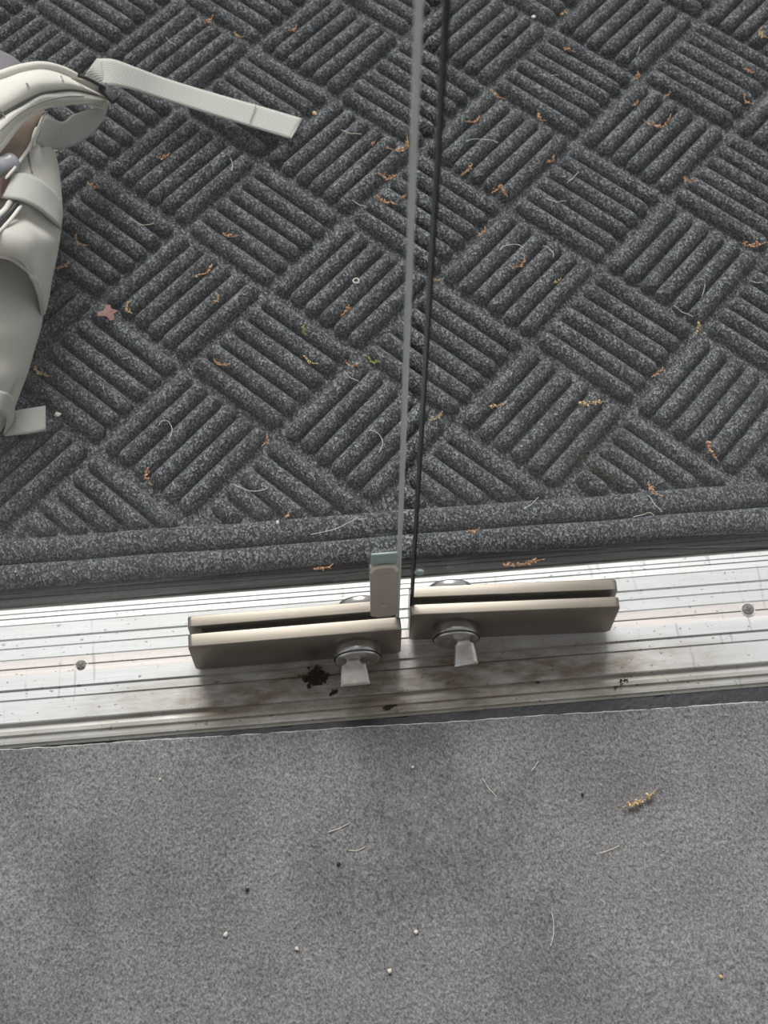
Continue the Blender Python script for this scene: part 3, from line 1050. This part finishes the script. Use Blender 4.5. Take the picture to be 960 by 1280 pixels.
sheet('inner_cloth', [
    [(-60, 235, .138), (-5, 224, .136), (8, 218, .132), (22, 206, .122)],
    [(-60, 268, .138), (-5, 250, .136), (2, 244, .134), (12, 226, .126)]], M['rust'], bp, 14, 10, .002, .0012, 160)
# drawcords just below the band
for k, (a, b, c, d) in enumerate(((-4, 272, 13, 252), (-4, 282, 22, 254), (-8, 296, 26, 258))):
    q = [on(panel, a, b, .009), on(panel, (a + c) / 2 + 2, (b + d) / 2, .009), on(panel, c, d, .007)]
    tube('drawcord', catmull([px(*w) for w in q], 10), .0026 if k < 2 else .0016, M['pad'] if k != 1 else M['buckle'], bp)
# webbing loop hanging below the wing
sheet('webbing_loop', [
    [(134, 128, .050), (128, 148, .040), (110, 170, .038), (84, 184, .046), (58, 185, .066), (44, 178, .096)],
    [(134, 126, .062), (120, 134, .066), (104, 139, .072), (90, 144, .078), (78, 152, .084), (56, 145, .096)]],
    M['web'], bp, 36, 8, .0016)
tube('loop_stitch', catmull([px(42, 184, .104), px(47, 165, .104), px(55, 145, .102)], 12), .0009, M['thread'], bp)
# long loose strap
strap = remember(sheet('strap', [
    [(121, 73, .064), (142, 74, .066), (170, 84, .058), (205, 97, .044), (260, 114, .030), (320, 131, .020), (378, 148, .012)],
    [(129, 106, .060), (142, 107, .058), (167, 112, .050), (202, 123, .038), (256, 140, .026), (311, 157, .017), (363, 173, .010)]],
    M['webstrap'], bp, 70, 8, .0015))
for t in range(6):
    a_, b_ = t / 6, (t + .6) / 6
    tube('strap_stitch', [px(320 - 8 * a_, 132 + 22 * a_, .0215 - .003 * a_), px(320 - 8 * b_, 132 + 22 * b_, .0215 - .003 * b_)], .0006, M['stitch'], strap)
tube('strap_hem', [px(378, 148, .0125), px(363, 172.5, .0105)], .0011, M['webtab'], strap)
sheet('strap_fold', [
    [(104, 97, .058), (112, 85, .066), (121, 73, .0655)],
    [(131, 110, .056), (129, 96, .062), (126, 76, .0655)]], M['web'], bp, 12, 8, .0015)
# black ladder-lock
bk = tube('buckle', catmull([px(97, 94, .108), px(108, 98, .104), px(120, 104, .094), px(132, 111, .080)], 14), .0017, M['buckle'], bp)
bk['label'] = 'black plastic ladder-lock'
bm = bmesh.new()
bm_box(bm, -.010, .010, -.0045, .0045, -.003, .003, .0012)
me = bm_mesh('buckle_body', bm)
me.transform(Matrix.Translation(px(136, 117, .078)) @ Euler((0, math.radians(15), math.radians(-50))).to_matrix().to_4x4())
link('buckle_body', me, M['buckle'], bk)
tube('buckle_thread', [px(136, 124, .062), px(138, 136, .050)], .0006, M['thread'], bk)
# loop and tab of webbing at the foot
sheet('foot_loop', [
    [(-40, 478, .090), (0, 488, .074), (14, 494, .054), (19, 508, .034), (16, 530, .018)],
    [(-40, 505, .092), (-6, 512, .076), (4, 517, .056), (11, 526, .034), (6, 544, .013)]], M['web'], bp, 24, 6, .0018)
tab = sheet('foot_tab', [
    [(8, 518, .020), (20, 513, .022), (38, 510, .022), (57, 507, .020)],
    [(6, 545, .012), (19, 543, .016), (38, 541, .017), (57, 537, .016)]], M['webtab'], bp, 16, 8, .003)
for t in range(6):
    a_, b_ = t / 6, (t + .6) / 6
    tube('tab_stitch', [px(21 - a_, 514 + 28 * a_, .0232 - .006 * a_), px(21 - b_, 514 + 28 * b_, .0232 - .006 * b_)], .0006, M['thread'], tab)

# ------------------------------------------------------------------ litter
def catkin_mesh(length, bend, rnd, seed, fat=0.0013):
    rg = random.Random(seed)
    n = 9
    pts = []
    for i in range(n):
        t = i / (n - 1) - 0.5
        pts.append(Vector((t * length, bend * length * (t * t * 4 - 0.5) + rg.uniform(-1, 1) * length * 0.03, 0.0012 + rg.uniform(0, 0.0012))))
    v, f = tube_data(pts, 0.00035, 5)
    verts, faces = list(v), list(f)
    # clumps of dried scales along the stalk
    k = max(4, int(length / 0.0013))
    for j in range(k):
        t = rg.uniform(0.02, 0.82)
        q = t * (n - 1)
        i = min(int(q), n - 2)
        c = pts[i].lerp(pts[i + 1], q - i) + Vector((rg.gauss(0, .6), rg.gauss(0, .6), abs(rg.gauss(0, .5)))) * fat
        r = fat * rg.uniform(0.45, 0.95)
        b = len(verts)
        ax = [Vector((1, 0, 0)), Vector((0, 1, 0)), Vector((0, 0, 1))]
        R = Euler((rg.uniform(0, 6), rg.uniform(0, 6), rg.uniform(0, 6))).to_matrix()
        for a in ax:
            w = R @ a * r * (1.5 if a.x else 0.8)
            verts += [c + w, c - w]
        for tri in ((0, 2, 4), (2, 1, 4), (1, 3, 4), (3, 0, 4), (2, 0, 5), (1, 2, 5), (3, 1, 5), (0, 3, 5)):
            faces.append(tuple(b + s for s in tri))
    me = mesh_from('catkin', verts, faces)
    return me


PXM = 1.0 / 1350.0        # metres per photo pixel on the mat, roughly


def place(o, u, v, z, ang):
    o.location = px(u, v, z)
    o.rotation_euler = (0, 0, math.radians(ang))


# (u, v, length px, angle deg, bend, material, where)
CATKINS = [
    (262, 26, 20, 55, .2, 'catkin', 'on the mat above the loose strap, nearest the top'),
    (299, 46, 15, -30, .3, 'catkin_y', 'yellowish, on the mat above the loose strap'),
    (367, 37, 15, 45, .4, 'catkin', 'on the mat well above the strap end'),
    (205, 197, 18, 25, .3, 'catkin', 'on the mat below the middle of the loose strap'),
    (116, 233, 18, -35, .1, 'catkin', 'on the mat close to the elastic band'),
    (500, 184, 34, 30, .5, 'catkin', 'large, touching the left glass edge'),
    (467, 181, 9, 60, .1, 'catkin', 'tiny crumb left of the large one at the glass edge'),
    (485, 222, 22, -10, .4, 'catkin', 'thin and pale, below the large one at the glass edge'),
    (482, 252, 30, -35, .1, 'catkin', 'long crumbled row left of the glass edge'),
    (505, 246, 9, 30, .1, 'catkin', 'small crumb beside the glass edge'),
    (288, 296, 20, -12, .2, 'catkin', 'on a falling rib left of centre'),
    (257, 340, 26, 38, .2, 'catkin', 'long, across rising ribs right of the backpack'),
    (271, 375, 16, 70, .3, 'catkin_y', 'olive, on rising ribs right of the backpack'),
    (432, 390, 20, 55, .1, 'catkin', 'upright, on rising ribs left of the glass'),
    (161, 386, 19, -80, .3, 'catkin_y', 'beside the mauve leaf scrap'),
    (380, 414, 16, -85, .2, 'catkin_g', 'green, in the middle of the left half'),
    (277, 455, 22, -20, .3, 'catkin', 'on a falling rib end left of centre'),
    (388, 452, 20, -40, .2, 'catkin_y', 'pale, lying along a falling rib'),
    (440, 456, 16, -10, .4, 'catkin', 'orange with a stalk, left of the glass edges'),
    (467, 452, 16, -25, .3, 'catkin_g', 'yellow green, next to the left glass edge'),
    (186, 597, 24, -78, .2, 'catkin', 'upright in a groove near the mat border'),
    (332, 552, 17, 65, .2, 'catkin', 'where four blocks meet left of centre'),
    (359, 646, 9, 60, .2, 'catkin', 'round crumb just above the border rib'),
    (405, 710, 22, 12, .1, 'catkin', 'on the mat edge above the left lock'),
    (704, 17, 13, 50, .2, 'catkin_y', 'yellowish, at the very top right of the glass'),
    (711, 64, 18, -32, .1, 'catkin', 'lying along a rib near the top'),
    (795, 97, 18, 55, .2, 'catkin', 'at a block corner near the top'),
    (623, 121, 24, -45, .2, 'catkin', 'at the left tip of a falling block'),
    (676, 149, 15, -65, .4, 'catkin', 'reddish, on the lowest rib of a falling block'),
    (794, 131, 14, 45, .2, 'catkin', 'small, in a groove of rising ribs'),
    (834, 119, 13, 40, .2, 'catkin', 'small, at the end of rising ribs'),
    (824, 153, 40, 12, .45, 'catkin', 'long curled one across rising ribs'),
    (934, 127, 20, -60, .4, 'catkin', 'forked, near the right edge of the frame'),
    (936, 90, 16, -28, .1, 'catkin', 'on a falling rib near the right edge of the frame'),
    (954, 43, 24, -70, .5, 'catkin_y', 'curled, in the upper right corner'),
    (592, 151, 24, 25, .3, 'catkin', 'with a pale stalk, right of the glass edges'),
    (584, 214, 24, 45, .1, 'catkin_y', 'straight and yellowish, right of the glass edges'),
    (622, 238, 19, 35, .1, 'catkin', 'left arm of a V shaped pair'),
    (630, 240, 19, -75, .1, 'catkin', 'right arm of a V shaped pair'),
    (689, 201, 17, 45, .3, 'catkin', 'at the upper tip of a falling block'),
    (861, 227, 16, -25, .3, 'catkin', 'faint, at the tip of the right falling block'),
    (603, 291, 18, 50, .2, 'catkin', 'upper one just right of the dark glass edge, above the white ring'),
    (649, 331, 24, 40, .2, 'catkin', 'among pale hairs on rising ribs'),
    (697, 353, 11, 30, .2, 'catkin_y', 'small golden crumb on rising ribs'),
    (546, 351, 17, 3, .1, 'catkin_y', 'pale, touching the dark glass edge'),
    (871, 413, 22, 62, .1, 'catkin_y', 'golden, at the right corner of a falling block'),
    (944, 307, 32, 4, .1, 'catkin', 'long flat one at the right edge of the frame'),
    (822, 467, 20, 38, .1, 'catkin', 'orange, at the end of falling ribs'),
    (739, 504, 32, -3, .1, 'catkin_y', 'long level one across rising ribs'),
    (623, 507, 22, 12, .2, 'catkin_y', 'pale, on rising ribs right of the glass'),
    (546, 522, 19, 35, .1, 'catkin_y', 'golden, just right of the dark glass edge'),
    (889, 566, 30, -72, .1, 'catkin', 'long upright one in a groove by the lower right'),
    (818, 615, 22, -50, .3, 'catkin', 'with a trailing hair, above the border rib'),
    (593, 664, 13, 10, .3, 'catkin', 'small dark one on the border rib'),
    (655, 705, 46, 5, .05, 'catkin', 'longest one, on the mat edge above the right lock'),
    (77, 334, 22, 25, .2, 'catkin', 'beside the backpack flap'),
    (101, 303, 24, -50, .3, 'catkin', 'curled, right of the backpack side'),
    (52, 466, 26, -38, .1, 'catkin_y', 'dull, beside the lower backpack'),
]
for i, (u, v_, L, ang, bend, mt, where) in enumerate(CATKINS):
    me = catkin_mesh(L * PXM * 1.05, bend, 0, 100 + i, 0.0016 if L < 28 else 0.0018)
    o = link('catkin', me, M[mt], smooth=False)
    if v_ > 700: zz = -0.0036
    else: zz = 0.0030
    place(o, u, v_, zz, ang)
    tag(o, 'dried catkin bit ' + where, 'catkin', 'dried catkin bits blown onto the mat')

o = link('catkin', catkin_mesh(0.031, .12, 0, 991, 0.0022), M['catkin_y'], smooth=False)
place(o, 800, 1000, -0.0025, 22)
tag(o, 'fat golden-brown dried catkin alone on the grey carpet', 'catkin')


def hair(u, v, L, ang, curve, where, z=0.0045, rad=0.00027, mat='fibre', hook=0.0):
    n = 14
    pts = []
    a = 0.0
    x = y = 0.0
    st = L * PXM / n
    for i in range(n + 1):
        pts.append((x, y, 0.0006 * math.sin(i * 0.7)))
        a += curve / n + (hook / n if i > n * 0.6 else 0)
        x += st * math.cos(a); y += st * math.sin(a)
    cx, cy = x / 2, y / 2
    v_, f_ = tube_data([(q[0] - cx, q[1] - cy, q[2]) for q in pts], rad, 5)
    o = link('plant_hair', mesh_from('plant_hair', v_, f_), M[mat])
    place(o, u, v, z, ang)
    tag(o, where, 'fibre', 'pale plant hairs and lint')


HAIRS = [
    (205, 541, 40, 50, 2.0, 'curly pale hair on rising ribs above the upright catkin', 4.0),
    (314, 607, 42, -42, .8, 'pale curved hair above the border rib, left half', 1.0),
    (465, 552, 42, 40, 2.2, 'pale hooked hair left of the glass edges', .5),
    (178, 275, 36, -55, .9, 'pale hooked hair right of the elastic band', 1.5),
    (717, 221, 26, 40, .1, 'straight pale hair across a falling block near the top right', 0),
    (697, 250, 24, -35, .8, 'short wavy hair in the middle of a falling block', 0),
    (687, 93, 28, -25, .6, 'thin hair along a falling rib near the top', 0),
    (798, 63, 18, 60, .2, 'short straight hair on rising ribs near the top', 0),
    (855, 389, 28, -58, .5, 'pale hair beside the golden catkin on the right', 0),
    (879, 362, 20, 55, .4, 'short hair on rising ribs at the right', 0),
    (604, 178, 44, 22, -1.0, 'long arched hair right of the glass edges', 0),
    (640, 312, 36, 60, -1.8, 'arched hair left of the catkin among hairs', 0),
    (685, 315, 24, -10, -1.6, 'arched hair right of the catkin among hairs', 0),
    (805, 646, 26, 5, .4, 'pale hooked hair lying on the border rib', -4.0),
    (664, 628, 24, 20, .5, 'pale hair at the pattern end beside the border rib', 0),
    (440, 470, 24, -70, .8, 'hanging hair below the orange catkin left of the glass', 0),
    (288, 205, 24, 70, .8, 'short hair on a rising rib below the strap', 0),
    (214, 52, 22, -60, .3, 'short pale hair above the strap near the backpack', 0),
    (450, 255, 24, -45, .3, 'thin hair in the left half beside the glass', 0),
    (420, 656, 60, 2, .5, 'long pale hair along the top of the border rib', 0),
    (820, 630, 26, -75, .4, 'trailing hair over the border rib', 0),
    (440, 165, 30, -35, .5, 'faint hair by the corner of a block near the glass', 0),
    (946, 352, 18, -30, .5, 'whitish hair near the right edge of the frame', 0),
]
for u, v, L, ang, cv, where, hook in HAIRS:
    hair(u, v, L, ang, cv, where, hook=hook)
for u, v, L, ang, cv, where in (
    (447, 1060, 18, -20, .9, 'short curved white hair in the middle of the grey carpet'),
    (688, 1162, 34, -78, -.7, 'long curved hair low on the grey carpet'),
    (763, 1061, 22, 6, .3, 'level hair on the grey carpet below the catkin'),
    (425, 1034, 24, 12, .2, 'level dark-edged hair high on the grey carpet'),
    (612, 985, 24, -65, .2, 'faint slanted hair on the grey carpet near the threshold'),
    (669, 957, 12, 40, .3, 'tiny white hair on the carpet below the right lock')):
    hair(u, v, L, ang, cv, where, z=-0.0022, rad=0.00030)


def bit(name, u, v, size, z, mat, label, seed, flat=0.5, cat='speck', elong=1.0, ang=0.0, group=None):
    rg = random.Random(seed)
    bm = bmesh.new()
    bmesh.ops.create_icosphere(bm, subdivisions=2, radius=1.0)
    for w in bm.verts:
        k = 1 + 0.28 * math.sin(w.co.x * 3.1 + seed) * math.cos(w.co.y * 2.7 + seed * 2) + rg.uniform(-.12, .12)
        w.co = Vector((w.co.x * k * elong, w.co.y * k, w.co.z * k * flat)) * (size * PXM * 0.40)
    o = link(name, bm_mesh(name, bm), M[mat])
    place(o, u, v, z + size * PXM * 0.5 * flat * 0.6, ang)
    tag(o, label, cat, group)
    return o


bit('seed_husk', 72, 518, 9, .002, 'white', 'cream seed husk beside the webbing tab', 5, .45, 'seed', 1.25, -30)
bit('seed_husk', 347, 653, 5, .002, 'white', 'tiny white seed above the border rib', 6, .6, 'seed', 1.2, 60)
bit('grit', 632, 44, 10, .004, 'blackbit', 'shiny black scrap on rising ribs near the top', 7, .5, 'grit', 1.3, 20)
bit('grit', 667, 21, 7, .004, 'white', 'white crumb at a block tip near the top', 8, .6, 'grit')
bit('grit', 393, 142, 9, .003, 'catkin_y', 'yellow crumb right beside the strap end', 9, .7, 'grit')
bit('grit', 282, 1168, 6, -.0028, 'white', 'white crumb low on the left of the grey carpet', 10, .7, 'grit')
bit('grit', 487, 1214, 7, -.0028, 'white', 'cream crumb with shadow at the bottom of the carpet', 11, .8, 'grit')
bit('grit', 309, 1112, 5, -.0028, 'blackbit', 'small black crumb on the left of the carpet', 12, .8, 'grit')
bit('grit', 728, 993, 4, -.0028, 'blackbit', 'small black crumb left of the carpet catkin', 13, .8, 'grit')
bit('grit', 520, 1165, 5, -.0028, 'white', 'pale crumb just above the bottom carpet crumb', 14, .8, 'grit')
bit('grit', 371, 1186, 5, -.0028, 'white', 'pale crumb low in the middle of the carpet', 15, .8, 'grit')
bit('grit', 516, 959, 4, -.0028, 'white', 'pale crumb on the carpet below the door gap', 16, .8, 'grit')
bit('grit', 200, 974, 4, -.0028, 'white', 'pale crumb high on the left of the carpet', 17, .8, 'grit')
bit('grit', 423, 1080, 5, -.0028, 'blackbit', 'dark crumb below the curved carpet hair', 18, .8, 'grit')
bit('grit', 901, 1221, 5, -.0028, 'catkin_y', 'tan crumb at the lower right of the carpet', 19, .8, 'grit')

# little ring of white fluff on the mat
ring = [px(445, 351, .006) + Vector((.0028 * math.cos(t * .5236), .0028 * math.sin(t * .5236), .0004 * math.sin(t))) for t in range(12)]
tag(tube('fluff_ring', ring + [ring[0]], .0007, M['white'], None, 6), 'tiny white ring of fluff on rising ribs', 'lint')


# mauve leaf scrap
def leaf():
    c = px(135, 391, .007)
    verts, faces = [Vector((0, 0, .001))], []
    n = 14
    for k in range(n):
        t = 2 * math.pi * k / n
        r = .0085 * (0.62 + 0.38 * math.cos(t * 3.5 + .6)) + .002
        verts.append(Vector((r * math.cos(t), r * math.sin(t), .0014 * math.sin(t * 2 + 1) + .001)))
    for k in range(n): faces.append((0, 1 + k, 1 + (k + 1) % n))
    me = mesh_from('leaf_scrap', verts, faces)
    o = link('leaf_scrap', me, M['leaf'], smooth=False)
    md = o.modifiers.new('thickness', 'SOLIDIFY'); md.thickness = .0006
    o.location = c
    tag(o, 'crumpled mauve-brown leaf scrap on the mat right of the backpack', 'leaf')


leaf()
bit('grit', 134, 402, 9, .003, 'blackbit', 'black crumb under the mauve leaf scrap', 21, .6, 'grit', 1.3, -40)


# dirt lumps on the threshold
def dirt(u, v, w, h, z, label, seed, count):
    rg = random.Random(seed)
    bm = bmesh.new()
    lobes = [(rg.uniform(0, 6.28), rg.uniform(.2, .9)) for _ in range(5)]
    for k in range(count):
        la, lq = lobes[k % 5]
        r = rg.uniform(.0003, .0018) * (w / 30) ** .5 * (1.25 if k % 7 == 0 else 1)
        q = rg.random()
        sp = .16 + .1 * q
        c = Vector(((math.cos(la) * lq * q + rg.gauss(0, sp)) * w * PXM / 2, (math.sin(la) * lq * q + rg.gauss(0, sp)) * h * PXM / 2, r * .2))
        mm = Matrix.Translation(c) @ Euler((rg.uniform(-.5, .5), rg.uniform(-.5, .5), rg.uniform(0, 6))).to_matrix().to_4x4() @ Matrix.Diagonal((1.5 * r, r * rg.uniform(.6, 1.1), r * .6, 1))
        bmesh.ops.create_icosphere(bm, subdivisions=1, radius=1.0, matrix=mm)
    for w_ in bm.verts:
        w_.co += Vector((rg.uniform(-1, 1), rg.uniform(-1, 1), rg.uniform(-.6, .6))) * .00018
    o = link('dirt_clump', bm_mesh('dirt_clump', bm), M['dirt'], smooth=False)
    place(o, u, v, z, 20)
    tag(o, label, 'dirt')


dirt(396, 850, 34, 30, .0006, 'dark brown dirt clump left of the left thumb turn', 31, 260)
dirt(418, 866, 14, 6, .0002, 'thin smear of dark dirt right below the big clump', 32, 40)
dirt(492, 879, 26, 6, -.004, 'flat black dirt patch on the lowest ribs of the threshold', 33, 70)
dirt(678, 848, 22, 5, -.003, 'dark dirt fleck on the threshold step under the right lock', 34, 50)
dirt(779, 853, 22, 6, -.003, 'dark dirt streak on the threshold step at the right', 35, 50)
